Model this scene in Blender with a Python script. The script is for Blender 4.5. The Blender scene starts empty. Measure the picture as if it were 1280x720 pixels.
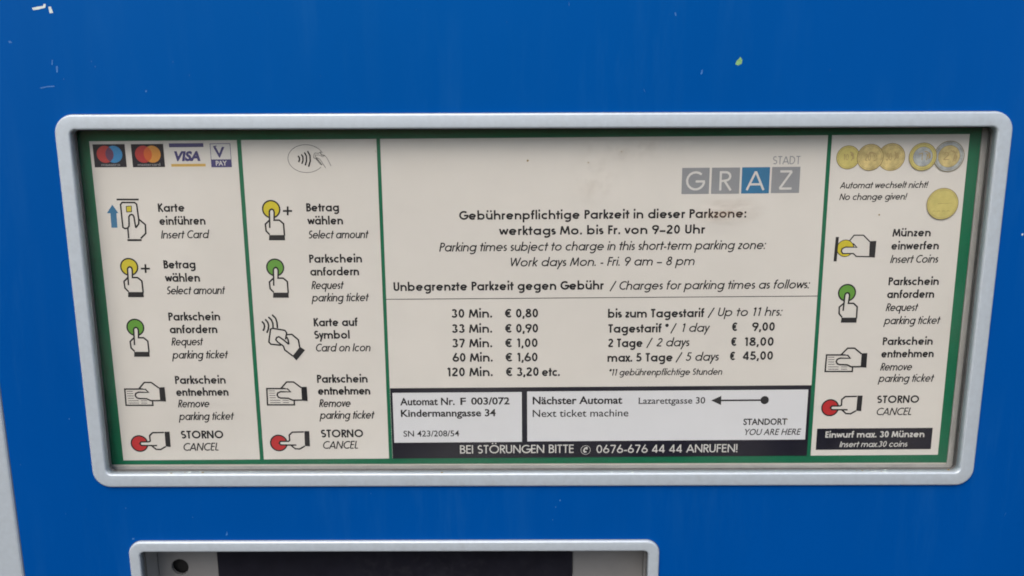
import bpy, bmesh, math, random
from mathutils import Vector, Matrix

scene = bpy.context.scene
C = scene.collection
R = math.radians

# ------------------------------------------------------------------ camera
cam_data = bpy.data.cameras.new('camera')
cam_data.sensor_width = 36.0
cam_data.lens = 28.125
cam_data.clip_start = 0.01
cam_data.clip_end = 500.0
cam = bpy.data.objects.new('camera', cam_data)
C.objects.link(cam)
PITCH, YAW, ROLL = 0.193038, 0.002452, 0.003476
mr = Matrix.Rotation(YAW, 3, 'Z') @ Matrix.Rotation(-PITCH, 3, 'X') @ Matrix.Rotation(ROLL, 3, 'Y')
rgt, fwd, up = mr @ Vector((1, 0, 0)), mr @ Vector((0, 1, 0)), mr @ Vector((0, 0, 1))
M4 = Matrix((rgt, up, -fwd)).transposed().to_4x4()
M4.translation = Vector((-0.007316, -0.306349, 0.068145))
cam.matrix_world = M4
scene.camera = cam
cam_data.dof.use_dof = True
cam_data.dof.focus_distance = 0.315
cam_data.dof.aperture_fstop = 9.0

# ------------------------------------------------------------------ sky, sun, exposure
SUN_EL, SUN_AZ = R(52), R(200)           # azimuth clockwise from +Y (north)
world = bpy.data.worlds.new('World')
scene.world = world
world.use_nodes = True
wn = world.node_tree
sky = wn.nodes.new('ShaderNodeTexSky')
sky.sky_type = 'NISHITA'
sky.sun_disc = False
sky.sun_elevation = SUN_EL
sky.sun_rotation = SUN_AZ
sky.air_density = 1.0
sky.dust_density = 4.0
sky.ozone_density = 1.0
wn.links.new(sky.outputs[0], wn.nodes['Background'].inputs[0])
wn.nodes['Background'].inputs[1].default_value = 0.11
sun_d = bpy.data.lights.new('sun', 'SUN')
sun_d.energy = 1.0
sun_d.angle = R(50)
sun_d.color = (1.0, 0.93, 0.85)
sun = bpy.data.objects.new('sun', sun_d)
sun.rotation_euler = (Vector((math.sin(SUN_AZ) * math.cos(SUN_EL), math.cos(SUN_AZ) * math.cos(SUN_EL), math.sin(SUN_EL)))).to_track_quat('Z', 'Y').to_euler()
C.objects.link(sun)
scene.view_settings.view_transform = 'Standard'
scene.view_settings.look = 'None'
scene.view_settings.exposure = 0.75
scene.view_settings.gamma = 1.0
scene.cycles.filter_width = 1.8
scene.cycles.max_bounces = 10
scene.cycles.transparent_max_bounces = 16

# ------------------------------------------------------------------ materials
MATS = {}
def sr(r, g, b):
    f = lambda c: (c / 12.92) if c <= 0.04045 else ((c + 0.055) / 1.055) ** 2.4
    return (f(r / 255), f(g / 255), f(b / 255), 1)

def mat(name, col, rough=0.5, metal=0.0, spec=0.5, var=0.0, scale=60.0, bump=0.0, bscale=800.0, coat=0.0, rvar=0.0, stretch=None):
    m = bpy.data.materials.new(name)
    m.use_nodes = True
    nt = m.node_tree
    b = nt.nodes['Principled BSDF']
    b.inputs['Base Color'].default_value = col
    b.inputs['Roughness'].default_value = rough
    b.inputs['Metallic'].default_value = metal
    b.inputs['Specular IOR Level'].default_value = spec
    b.inputs['Coat Weight'].default_value = coat
    b.inputs['Coat Roughness'].default_value = 0.08
    tc = nt.nodes.new('ShaderNodeTexCoord')
    src = tc.outputs['Object']
    if stretch:
        mp = nt.nodes.new('ShaderNodeMapping')
        mp.inputs['Scale'].default_value = stretch
        nt.links.new(src, mp.inputs[0]); src = mp.outputs[0]
    if var:
        n = nt.nodes.new('ShaderNodeTexNoise')
        n.inputs['Scale'].default_value = scale
        n.inputs['Detail'].default_value = 6
        n.inputs['Roughness'].default_value = 0.6
        nt.links.new(src, n.inputs['Vector'])
        cr = nt.nodes.new('ShaderNodeValToRGB')
        cr.color_ramp.elements[0].position = 0.3
        cr.color_ramp.elements[1].position = 0.7
        cr.color_ramp.elements[0].color = tuple(c * (1 - var) for c in col[:3]) + (1,)
        cr.color_ramp.elements[1].color = tuple(min(1, c * (1 + var)) for c in col[:3]) + (1,)
        nt.links.new(n.outputs[0], cr.inputs[0])
        nt.links.new(cr.outputs[0], b.inputs['Base Color'])
        if rvar:
            mrn = nt.nodes.new('ShaderNodeMapRange')
            mrn.inputs[3].default_value = rough - rvar
            mrn.inputs[4].default_value = rough + rvar
            nt.links.new(n.outputs[0], mrn.inputs[0])
            nt.links.new(mrn.outputs[0], b.inputs['Roughness'])
    if bump:
        n2 = nt.nodes.new('ShaderNodeTexNoise')
        n2.inputs['Scale'].default_value = bscale
        n2.inputs['Detail'].default_value = 4
        nt.links.new(src, n2.inputs['Vector'])
        bp = nt.nodes.new('ShaderNodeBump')
        bp.inputs['Strength'].default_value = bump
        bp.inputs['Distance'].default_value = 0.0003
        nt.links.new(n2.outputs[0], bp.inputs['Height'])
        nt.links.new(bp.outputs[0], b.inputs['Normal'])
    MATS[name] = m
    return m

mat('blue_lacquer', (0.000, 0.066, 0.308, 1), 0.40, spec=0.55, var=0.05, scale=9, bump=0.04, bscale=500, rvar=0.04, stretch=(1, 1, 0.4))
mat('grey_lacquer', (0.49, 0.56, 0.62, 1), 0.42, metal=0.25, var=0.05, scale=420, bump=0.12, bscale=1600)
mat('wall_grey', (0.40, 0.40, 0.395, 1), 0.5, var=0.12, scale=70)
mat('seal_rubber_and_shadow', (0.09, 0.09, 0.09, 1), 0.6, var=0.2, scale=200)
mat('bracket_grey', (0.25, 0.25, 0.25, 1), 0.45, metal=0.2, var=0.08, scale=60)
mat('display_black', (0.014, 0.014, 0.021, 1), 0.28, var=0.15, scale=120)
mat('dark_inside', (0.01, 0.01, 0.01, 1), 0.7)
mat('cream_board', (0.62, 0.60, 0.55, 1), 0.5, var=0.05, scale=60)
mat('paper', (0.69, 0.662, 0.622, 1), 0.55, var=0.045, scale=13, bump=0.03, bscale=600)
mat('sticker_white', (0.70, 0.71, 0.74, 1), 0.5, var=0.02, scale=40)
mat('green_ink', (0.004, 0.135, 0.065, 1), 0.6, spec=0.2, var=0.08, scale=50)
mat('ink', (0.016, 0.016, 0.019, 1), 0.6, spec=0.2, var=0.15, scale=300)
mat('band_ink', (0.008, 0.008, 0.018, 1), 0.6, spec=0.2, var=0.15, scale=80)
mat('grey_ink', (0.26, 0.27, 0.29, 1), 0.5, var=0.06, scale=100)
mat('grey_line', (0.15, 0.15, 0.15, 1), 0.5)
mat('white_ink', (0.62, 0.61, 0.59, 1), 0.5, var=0.04, scale=200)
mat('blue_ink', (0.02, 0.155, 0.32, 1), 0.5, var=0.08, scale=120)
mat('logo_blue', (0.01, 0.22, 0.50, 1), 0.5, var=0.05, scale=120)
mat('violet_ink', (0.035, 0.030, 0.15, 1), 0.5, var=0.08, scale=120)
mat('yellow_ink', (0.60, 0.50, 0.02, 1), 0.5, var=0.06, scale=160)
mat('green_disc', (0.11, 0.31, 0.035, 1), 0.5, var=0.06, scale=160)
mat('red_ink', (0.47, 0.018, 0.022, 1), 0.5, var=0.06, scale=160)
mat('orange_ink', (0.60, 0.25, 0.03, 1), 0.5, var=0.06, scale=160)
mat('logo_red', (0.42, 0.02, 0.02, 1), 0.5, var=0.06, scale=160)
mat('overlap_purple', (0.10, 0.02, 0.08, 1), 0.5)
mat('overlap_orange', (0.58, 0.10, 0.01, 1), 0.5)
mat('gold_bar', (0.58, 0.37, 0.08, 1), 0.5, var=0.06, scale=160)
mat('coin_gold', (0.56, 0.45, 0.19, 1), 0.5, var=0.45, scale=230)
mat('coin_light', (0.58, 0.50, 0.16, 1), 0.5, var=0.15, scale=260)
mat('coin_edge', (0.24, 0.18, 0.07, 1), 0.5, var=0.2, scale=400)
mat('coin_silver', (0.38, 0.41, 0.42, 1), 0.5, var=0.45, scale=260)
mat('coin_relief', (0.40, 0.30, 0.13, 1), 0.5, var=0.2, scale=400)
mat('chip_pale', (0.60, 0.68, 0.66, 1), 0.6, var=0.1, scale=900)
mat('chip_faint', (0.02, 0.13, 0.42, 1), 0.5)
mat('chip_sky', (0.03, 0.15, 0.44, 1), 0.5, var=0.2, scale=900)
mat('chip_green', (0.20, 0.40, 0.16, 1), 0.6, var=0.3, scale=900)

MATS['blue_lacquer'].node_tree.nodes['Principled BSDF'].inputs['Specular Tint'].default_value = (0.02, 0.42, 1.0, 1)

def dusty(m, amount, dust, streak=(1, 1, 0.12), scale=90):
    nt = MATS[m].node_tree
    b = nt.nodes['Principled BSDF']
    src = b.inputs['Base Color'].links[0].from_socket
    tc = nt.nodes.new('ShaderNodeTexCoord')
    mp = nt.nodes.new('ShaderNodeMapping'); mp.inputs['Scale'].default_value = streak
    n = nt.nodes.new('ShaderNodeTexNoise'); n.inputs['Scale'].default_value = scale; n.inputs['Detail'].default_value = 8; n.inputs['Roughness'].default_value = 0.7
    big = nt.nodes.new('ShaderNodeTexNoise'); big.inputs['Scale'].default_value = 11; big.inputs['Detail'].default_value = 3
    nt.links.new(tc.outputs['Object'], mp.inputs[0]); nt.links.new(mp.outputs[0], n.inputs['Vector']); nt.links.new(tc.outputs['Object'], big.inputs['Vector'])
    r1 = nt.nodes.new('ShaderNodeMapRange'); r1.inputs[1].default_value = .48; r1.inputs[2].default_value = .8; r1.inputs[4].default_value = amount
    r2_ = nt.nodes.new('ShaderNodeMapRange'); r2_.inputs[1].default_value = .4; r2_.inputs[2].default_value = .68
    nt.links.new(n.outputs[0], r1.inputs[0]); nt.links.new(big.outputs[0], r2_.inputs[0])
    mu = nt.nodes.new('ShaderNodeMath'); mu.operation = 'MULTIPLY'
    nt.links.new(r1.outputs[0], mu.inputs[0]); nt.links.new(r2_.outputs[0], mu.inputs[1])
    mx = nt.nodes.new('ShaderNodeMix'); mx.data_type = 'RGBA'
    nt.links.new(mu.outputs[0], mx.inputs[0]); nt.links.new(src, mx.inputs[6]); mx.inputs[7].default_value = dust
    nt.links.new(mx.outputs[2], b.inputs['Base Color'])
dusty('blue_lacquer', 0.16, (0.05, 0.20, 0.42, 1))
dusty('grey_lacquer', 0.35, (0.30, 0.29, 0.26, 1), streak=(1, 1, 1), scale=160)
dusty('wall_grey', 0.45, (0.20, 0.19, 0.17, 1), streak=(1, 1, 1), scale=120)
dusty('display_black', 0.10, (0.2, 0.2, 0.2, 1), streak=(1, 1, 1), scale=300)

# window pane: clear acrylic with a thin film of dust
def pane_mat():
    m = bpy.data.materials.new('acrylic_pane')
    m.use_nodes = True
    nt = m.node_tree
    nt.nodes.clear()
    out = nt.nodes.new('ShaderNodeOutputMaterial')
    tr = nt.nodes.new('ShaderNodeBsdfTransparent'); tr.inputs[0].default_value = (0.965, 0.97, 0.965, 1)
    gl = nt.nodes.new('ShaderNodeBsdfGlossy'); gl.inputs['Roughness'].default_value = 0.06
    fr = nt.nodes.new('ShaderNodeFresnel'); fr.inputs[0].default_value = 1.36
    df = nt.nodes.new('ShaderNodeBsdfDiffuse'); df.inputs[0].default_value = (0.6, 0.58, 0.54, 1)
    n = nt.nodes.new('ShaderNodeTexNoise'); n.inputs['Scale'].default_value = 22; n.inputs['Detail'].default_value = 7
    tc = nt.nodes.new('ShaderNodeTexCoord')
    nt.links.new(tc.outputs['Object'], n.inputs['Vector'])
    mp = nt.nodes.new('ShaderNodeMapRange')
    mp.inputs[1].default_value = 0.35; mp.inputs[2].default_value = 0.75
    mp.inputs[3].default_value = 0.002; mp.inputs[4].default_value = 0.030
    nt.links.new(n.outputs[0], mp.inputs[0])
    mx = nt.nodes.new('ShaderNodeMixShader'); mx2 = nt.nodes.new('ShaderNodeMixShader')
    nt.links.new(mp.outputs[0], mx.inputs[0]); nt.links.new(tr.outputs[0], mx.inputs[1]); nt.links.new(df.outputs[0], mx.inputs[2])
    geo = nt.nodes.new('ShaderNodeNewGeometry')
    inv = nt.nodes.new('ShaderNodeMath'); inv.operation = 'SUBTRACT'; inv.inputs[0].default_value = 1.0
    nt.links.new(geo.outputs['Backfacing'], inv.inputs[1])
    ff = nt.nodes.new('ShaderNodeMath'); ff.operation = 'MULTIPLY'
    nt.links.new(fr.outputs[0], ff.inputs[0]); nt.links.new(inv.outputs[0], ff.inputs[1])
    nt.links.new(ff.outputs[0], mx2.inputs[0]); nt.links.new(mx.outputs[0], mx2.inputs[1]); nt.links.new(gl.outputs[0], mx2.inputs[2])
    nt.links.new(mx2.outputs[0], out.inputs[0])
    MATS['acrylic_pane'] = m
pane_mat()

def smear_mat(name, col, scale, lo, hi, amount, squash=(1, 1, 1)):
    m = bpy.data.materials.new(name)
    m.use_nodes = True
    nt = m.node_tree
    b = nt.nodes['Principled BSDF']
    b.inputs['Base Color'].default_value = col
    b.inputs['Roughness'].default_value = 0.8
    tc = nt.nodes.new('ShaderNodeTexCoord')
    mp0 = nt.nodes.new('ShaderNodeMapping'); mp0.inputs['Scale'].default_value = squash
    nt.links.new(tc.outputs['Object'], mp0.inputs[0])
    n = nt.nodes.new('ShaderNodeTexNoise'); n.inputs['Scale'].default_value = scale; n.inputs['Detail'].default_value = 6
    nt.links.new(mp0.outputs[0], n.inputs['Vector'])
    g = nt.nodes.new('ShaderNodeMapping'); g.inputs['Location'].default_value = (-1, -1, -1); g.inputs['Scale'].default_value = (2, 2, 2)
    nt.links.new(tc.outputs['Generated'], g.inputs[0])
    sx = nt.nodes.new('ShaderNodeSeparateXYZ'); nt.links.new(g.outputs[0], sx.inputs[0])
    cb = nt.nodes.new('ShaderNodeCombineXYZ'); nt.links.new(sx.outputs[0], cb.inputs[0]); nt.links.new(sx.outputs[2], cb.inputs[1])
    ln = nt.nodes.new('ShaderNodeVectorMath'); ln.operation = 'LENGTH'; nt.links.new(cb.outputs[0], ln.inputs[0])
    fall = nt.nodes.new('ShaderNodeMapRange'); fall.inputs[1].default_value = 1.0; fall.inputs[2].default_value = 0.1
    fall.inputs[3].default_value = 0; fall.inputs[4].default_value = 1
    nt.links.new(ln.outputs['Value'], fall.inputs[0])
    th = nt.nodes.new('ShaderNodeMapRange'); th.inputs[1].default_value = lo; th.inputs[2].default_value = hi
    nt.links.new(n.outputs[0], th.inputs[0])
    mu = nt.nodes.new('ShaderNodeMath'); mu.operation = 'MULTIPLY'
    nt.links.new(fall.outputs[0], mu.inputs[0]); nt.links.new(th.outputs[0], mu.inputs[1])
    mu2 = nt.nodes.new('ShaderNodeMath'); mu2.operation = 'MULTIPLY'; mu2.inputs[1].default_value = amount
    nt.links.new(mu.outputs[0], mu2.inputs[0]); nt.links.new(mu2.outputs[0], b.inputs['Alpha'])
    MATS[name] = m
smear_mat('brown_smear', (0.36, 0.21, 0.12, 1), 160, 0.38, 0.68, 0.30, (0.5, 1, 1.8))
smear_mat('faint_smear', (0.30, 0.20, 0.12, 1), 170, 0.45, 0.75, 0.16)
smear_mat('dust_smear', (0.75, 0.80, 0.76, 1), 300, 0.45, 0.8, 0.12, (1, 1, 0.5))

# ------------------------------------------------------------------ mesh helpers (layout in millimetres: x right, z up, y into the machine)
MM = 0.001

def link(name, me, parent=None, loc=(0, 0, 0)):
    o = bpy.data.objects.new(name, me)
    o.location = loc
    C.objects.link(o)
    if parent: o.parent = parent
    return o

def rr(x0, z0, x1, z1, r, y, n=10):
    """rounded rectangle loop, counter-clockwise seen from the front"""
    pts = []
    for cx, cz, a in ((x1 - r, z1 - r, 0), (x0 + r, z1 - r, 90), (x0 + r, z0 + r, 180), (x1 - r, z0 + r, 270)):
        for k in range(n + 1):
            t = R(a + 90 * k / n)
            pts.append((cx + r * math.cos(t), y, cz + r * math.sin(t)))
    return pts

def loft(name, loops, material, parent, close=False, cap_last=False, cap_first=False, smooth=False):
    bm = bmesh.new()
    L = [[bm.verts.new((p[0] * MM, p[1] * MM, p[2] * MM)) for p in lp] for lp in loops]
    pairs = list(zip(L, L[1:])) + ([(L[-1], L[0])] if close else [])
    for a, b in pairs:
        n = len(a)
        for i in range(n):
            f = bm.faces.new((a[i], a[(i + 1) % n], b[(i + 1) % n], b[i]))
            f.smooth = smooth
    if cap_last: bm.faces.new(L[-1])
    if cap_first: bm.faces.new(list(reversed(L[0])))
    bmesh.ops.recalc_face_normals(bm, faces=bm.faces)
    me = bpy.data.meshes.new(name)
    bm.to_mesh(me); bm.free()
    me.materials.append(MATS[material])
    return link(name, me, parent)

def plate(name, outer, holes, y0, y1, material, parent):
    """flat plate of real thickness with holes; outer and holes are loops of (x, z)"""
    bm = bmesh.new()
    for y, flip in ((y0, False), (y1, True)):
        edges = []
        for lp in [outer] + holes:
            vs = [bm.verts.new((p[0] * MM, y * MM, p[1] * MM)) for p in lp]
            edges += [bm.edges.new((vs[i], vs[(i + 1) % len(vs)])) for i in range(len(vs))]
        bmesh.ops.triangle_fill(bm, use_beauty=True, use_dissolve=False, edges=edges, normal=(0, 1 if flip else -1, 0))
    for lp in [outer] + holes:
        n = len(lp)
        a = [bm.verts.new((p[0] * MM, y0 * MM, p[1] * MM)) for p in lp]
        b = [bm.verts.new((p[0] * MM, y1 * MM, p[1] * MM)) for p in lp]
        for i in range(n): bm.faces.new((a[i], a[(i + 1) % n], b[(i + 1) % n], b[i]))
    bmesh.ops.remove_doubles(bm, verts=bm.verts, dist=1e-6)
    bmesh.ops.recalc_face_normals(bm, faces=bm.faces)
    me = bpy.data.meshes.new(name)
    bm.to_mesh(me); bm.free()
    me.materials.append(MATS[material])
    return link(name, me, parent)

def box(name, x0, y0, z0, x1, y1, z1, material, parent, bev=0.0):
    bm = bmesh.new()
    bmesh.ops.create_cube(bm, size=1)
    for v in bm.verts:
        v.co = Vector(((x0 + x1) / 2 + v.co.x * (x1 - x0), (y0 + y1) / 2 + v.co.y * (y1 - y0), (z0 + z1) / 2 + v.co.z * (z1 - z0))) * MM
    if bev: bmesh.ops.bevel(bm, geom=bm.edges[:], offset=bev * MM, segments=3, profile=0.5, affect='EDGES')
    me = bpy.data.meshes.new(name)
    bm.to_mesh(me); bm.free()
    me.materials.append(MATS[material])
    return link(name, me, parent)

class Print:
    """thin printed shapes: every stroke or fill is laid 0.006 mm in front of the one before it"""
    def __init__(self, y):
        self.y = y; self.v = []; self.f = []; self.fm = []; self.mats = []; self.k = 0
    def mi(self, m):
        if m not in self.mats: self.mats.append(m)
        return self.mats.index(m)
    def nexty(self):
        self.k += 1
        return self.y - 0.006 * (self.k % 9 if self.wrap else self.k)
    wrap = False
    def fill(self, m, pts):
        y = self.nexty(); b = len(self.v)
        self.v += [(p[0], y, p[1]) for p in pts]
        self.f.append(tuple(range(b, b + len(pts)))); self.fm.append(self.mi(m))
    def disc(self, m, c, r, n=32, rz=None):
        self.fill(m, [(c[0] + r * math.cos(2 * math.pi * i / n), c[1] + (rz or r) * math.sin(2 * math.pi * i / n)) for i in range(n)])
    def ring(self, m, c, r, w, n=32, rz=None):
        rz = rz or r
        self.line(m, w, [(c[0] + r * math.cos(2 * math.pi * i / n), c[1] + rz * math.sin(2 * math.pi * i / n)) for i in range(n)], closed=True)
    def line(self, m, w, pts, closed=False, sq=False):
        pts = [Vector(p) for p in pts]
        q = [pts[0]]
        for p in pts[1:]:
            if (p - q[-1]).length > 1e-5: q.append(p)
        pts = q
        n = len(pts)
        if n < 2: return
        y = self.nexty(); b = len(self.v); h = w / 2; mi = self.mi(m)
        L = []; Rr = []
        for i in range(n):
            if closed: a, c = pts[i - 1], pts[(i + 1) % n]
            else: a, c = pts[max(0, i - 1)], pts[min(n - 1, i + 1)]
            d1 = (pts[i] - a); d2 = (c - pts[i])
            if d1.length < 1e-9: d1 = d2
            if d2.length < 1e-9: d2 = d1
            d1 = d1.normalized(); d2 = d2.normalized()
            t = d1 + d2
            if t.length < 0.3: t = d1 * 1.0
            t.normalize()
            nn = Vector((-t.y, t.x))
            cosv = max(0.62, nn.dot(Vector((-d1.y, d1.x))))
            off = nn * (h / cosv)
            L.append(pts[i] + off); Rr.append(pts[i] - off)
        for a, c in zip(L, Rr): self.v += [(a.x, y, a.y), (c.x, y, c.y)]
        for i in range(n if closed else n - 1):
            j = (i + 1) % n
            self.f.append((b + 2 * i, b + 2 * i + 1, b + 2 * j + 1, b + 2 * j)); self.fm.append(mi)
    def build(self, name, parent, label=None):
        xs = [v[0] for v in self.v]; zs = [v[2] for v in self.v]
        cx, cz = (min(xs) + max(xs)) / 2, (min(zs) + max(zs)) / 2
        me = bpy.data.meshes.new(name)
        me.from_pydata([((x - cx) * MM, (y - self.y) * MM, (z - cz) * MM) for x, y, z in self.v], [], self.f)
        for m in self.mats: me.materials.append(MATS[m])
        me.polygons.foreach_set('material_index', self.fm)
        me.update()
        bm = bmesh.new(); bm.from_mesh(me)
        for f in bm.faces:
            if f.normal.y > 0: f.normal_flip()
        bm.to_mesh(me); bm.free()
        o = link(name, me, parent, (cx * MM, self.y * MM, cz * MM))
        if label: o['label'] = label
        return o

# ------------------------------------------------------------------ geometric sans lettering drawn as strokes (cap height 1)
X = 0.695; ASC = 1.05; DES = -0.34
def arc(cx, cy, rx, ry, a0, a1, n=None):
    n = n or max(3, int(abs(a1 - a0) / 20))
    return [(cx + rx * math.cos(R(a0 + (a1 - a0) * i / n)), cy + ry * math.sin(R(a0 + (a1 - a0) * i / n))) for i in range(n + 1)]

def glyph(ch, w):
    h = w / 2; s = 0.042; L = s + h
    um = None
    if ch in 'äöüÄÖÜ':
        um = {'ä': 'a', 'ö': 'o', 'ü': 'u', 'Ä': 'A', 'Ö': 'O', 'Ü': 'U'}[ch]
        adv, st = glyph(um, w)
        yb = (X + 0.14) if ch.islower() else 1.12
        c = adv / 2 - (0.02 if ch == 'ä' else 0)
        for dx in (-0.13 - h * .3, 0.13 + h * .3): st = st + [[(c + dx, yb), (c + dx, yb + w * 1.05)]]
        return adv, st
    r = X / 2 - h + 0.01                 # bowl radius
    cy = X / 2
    hk = lambda x0, x1, top: [(x0, 0), (x0, top)]
    ry = r; r = r * 1.05
    def bowl(cx): return arc(cx, cy, r, ry, 0, 360, 18)
    cx = L + r
    if ch == ' ': return 0.34, []
    if ch == 'a': return L + 2 * r + h + s, [bowl(cx), [(cx + r, 0), (cx + r, X)]]
    if ch == 'b': return L + 2 * r + h + s, [bowl(cx), [(L, 0), (L, ASC)]]
    if ch == 'd': return L + 2 * r + h + s, [bowl(cx), [(cx + r, 0), (cx + r, ASC)]]
    if ch == 'p': return L + 2 * r + h + s, [bowl(cx), [(L, DES), (L, X)]]
    if ch == 'q': return L + 2 * r + h + s, [bowl(cx), [(cx + r, DES), (cx + r, X)]]
    if ch == 'g': return L + 2 * r + h + s, [bowl(cx), [(cx + r, X), (cx + r, 0.0)] + arc(cx + r * .05, -0.03, r * .95, abs(DES) - h - .03, 0, -140)]
    if ch == 'o': return L + 2 * r + h + s, [bowl(cx)]
    if ch == 'c': return L + 1.72 * r + h * .5 + s, [arc(cx, cy, r, ry, 48, 312)]
    if ch == 'e': return L + 2 * r + h + s, [[(cx - r, cy), (cx + r, cy)] + arc(cx, cy, r, ry, 0, 318)[1:]]
    if ch == 'f': return 0.40, [[(0.17, 0), (0.17, ASC - 0.20)] + arc(0.17 + .16, ASC - 0.20, .16, .20 - h, 180, 75)[1:], [(0.02, X - h), (0.36, X - h)]]
    if ch == 't': return 0.40, [[(0.20, 0), (0.20, 0.93)], [(0.0, X - h), (0.40, X - h)]]
    nw = 0.52 - w * .25
    if ch in 'nh': 
        a = nw / 2
        st = [[(L, 0), (L, X if ch == 'n' else ASC)], arc(L + a, X - h - a, a, a, 180, 0) + [(L + 2 * a, 0)]]
        return L + 2 * a + h + s, st
    if ch == 'u':
        a = nw / 2
        return L + 2 * a + h + s, [[(L, X)] + arc(L + a, h + a, a, a, 180, 360), [(L + 2 * a, X), (L + 2 * a, 0)]]
    if ch == 'm':
        a = nw / 2 * .93
        st = [[(L, 0), (L, X)], arc(L + a, X - h - a, a, a, 180, 0) + [(L + 2 * a, 0)], arc(L + 3 * a, X - h - a, a, a, 180, 0) + [(L + 4 * a, 0)]]
        return L + 4 * a + h + s, st
    if ch == 'r': return 0.36 + w * .3, [[(L, 0), (L, X)], arc(L + .17, X - h - .17, .17, .17, 180, 62)]
    if ch == 'i': return 2 * L, [[(L, 0), (L, X)], [(L, X + .16), (L, X + .16 + w * 1.15)]]
    if ch == 'j': return 2 * L, [[(L, X), (L, DES + .06)], [(L, X + .16), (L, X + .16 + w * 1.15)]]
    if ch == 'l': return 2 * L, [[(L, 0), (L, ASC)]]
    if ch == 'k': return 0.55, [[(L, 0), (L, ASC)], [(L + h * .4, .30), (0.48, X)], [(L + .10, .36), (0.50, 0)]]
    if ch == 's':
        q = (X - w) / 4
        return 0.44, [arc(0.22, X - h - q, .13, q, 40, 270) + arc(0.22, h + q, .14, q, 90, -140)[1:]]
    if ch == 'v': return 0.52, [[(0.05, X), (0.26, h * .7), (0.47, X)]]
    if ch == 'w': return 0.80, [[(0.04, X), (0.22, h * .7), (0.40, X - h * .7), (0.58, h * .7), (0.76, X)]]
    if ch == 'x': return 0.50, [[(0.05, X), (0.45, 0)], [(0.05, 0), (0.45, X)]]
    if ch == 'y': return 0.50, [[(0.05, X), (0.265, 0.05)], [(0.45, X), (0.13, DES)]]
    if ch == 'z': return 0.48, [[(0.06, X - h), (0.42, X - h), (0.07, h), (0.43, h)]]
    T = 1 - h
    if ch == 'A': return 0.78, [[(0.05, 0), (0.39, 1.0 - h * .6), (0.73, 0)], [(0.18, .30), (0.60, .30)]]
    if ch == 'B': return 0.60, [[(L, 0), (L, 1)], [(L, T), (.30, T)] + arc(.30, .76 - h * .2, .17, .24 - h * .8, 90, -90)[1:] + [(L, .53)], [(L, .53), (.33, .53)] + arc(.33, .265 + h * .3, .19, .265 - h * .7, 90, -90)[1:] + [(L, h)]]
    if ch == 'C': return 0.78, [arc(.50, .5, .5 - L + .02, .5 - h, 52, 308)]
    if ch == 'D': return 0.76, [[(L, h), (L, T), (.28, T)] + arc(.28, .5, .40 - h, .5 - h, 90, -90)[1:] + [(L, h)]]
    if ch == 'E': return 0.54, [[(.49, T), (L, T), (L, h), (.49, h)], [(L, .53), (.47, .53)]]
    if ch == 'F': return 0.50, [[(L, 0), (L, T), (.47, T)], [(L, .52), (.45, .52)]]
    if ch == 'G': return 0.90, [arc(.50, .5, .5 - L + .02, .5 - h, 48, 345) + [(.50 + .5 - L, .47), (.50, .47)]]
    if ch == 'H': return 0.74, [[(L, 0), (L, 1)], [(.74 - L, 0), (.74 - L, 1)], [(L, .53), (.74 - L, .53)]]
    if ch == 'I': return 2 * L, [[(L, 0), (L, 1)]]
    if ch == 'K': return 0.64, [[(L, 0), (L, 1)], [(L, .46), (.55, 1)], [(L + .09, .55), (.59, 0)]]
    if ch == 'L': return 0.48, [[(L, 1), (L, h), (.45, h)]]
    if ch == 'M': return 0.94, [[(.09, 0), (.20, 1 - h * .6), (.47, .12), (.74, 1 - h * .6), (.85, 0)]]
    if ch == 'N': return 0.82, [[(L, 0), (L, .97), (.82 - L, .03), (.82 - L, 1)]]
    if ch == 'O': return 1.0, [arc(.50, .5, .5 - L + .02, .5 - h, 0, 360, 24)]
    if ch in 'PR':
        st = [[(L, 0), (L, 1)], [(L, T), (.30, T)] + arc(.30, .74 - h * .2, .19, .26 - h * .8, 90, -90)[1:] + [(L, .48)]]
        if ch == 'R': st.append([(.28, .46), (.53, 0)])
        return .57, st
    if ch == 'S':
        q = (1 - w) / 4
        return 0.58, [arc(0.29, T - q, .18, q, 40, 270) + arc(0.29, h + q, .20, q, 90, -140)[1:]]
    if ch == 'T': return 0.56, [[(.28, 0), (.28, 1)], [(.04, T), (.52, T)]]
    if ch == 'U': return 0.70, [[(L, 1)] + arc(.35, .30, .35 - L, .30 - h, 180, 360) + [(.70 - L, 1)]]
    if ch == 'V': return 0.70, [[(.05, 1), (.35, h * .6), (.65, 1)]]
    if ch == 'W': return 1.06, [[(.05, 1), (.29, h * .6), (.53, 1 - h * .6), (.77, h * .6), (1.01, 1)]]
    if ch == 'Y': return 0.66, [[(.05, 1), (.33, .48), (.61, 1)], [(.33, .5), (.33, 0)]]
    if ch == 'Z': return 0.62, [[(.07, T), (.54, T), (.07, h), (.56, h)]]
    dw = .66
    if ch == '0': return dw, [arc(dw / 2, .5, dw / 2 - L, .5 - h, 0, 360, 20)]
    if ch == '1': return dw * .72, [[(.30, 0), (.30, .97), (.13, .80)]]
    if ch == '2': return dw, [arc(.32, .70, .19, .30 - h, 165, -25) + [(.08, h), (.58, h)]]
    if ch == '3': return dw, [arc(.31, .75, .17, .25 - h, 160, -80), arc(.31, .28, .21, .28 - h, 82, -160)]
    if ch == '4': return dw, [[(.45, 0), (.45, .97), (.07, .24), (.60, .24)]]
    if ch == '5': return dw, [[(.52, T), (.22, T), (.17, .56)] + arc(.30, .33, .23, .33 - h, 110, -150)]
    if ch == '6': return dw, [arc(.33, .31, .24, .31 - h, 0, 360, 18), [(.12, .42), (.40, 1)]]
    if ch == '7': return dw, [[(.08, T), (.55, T), (.24, 0)]]
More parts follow.
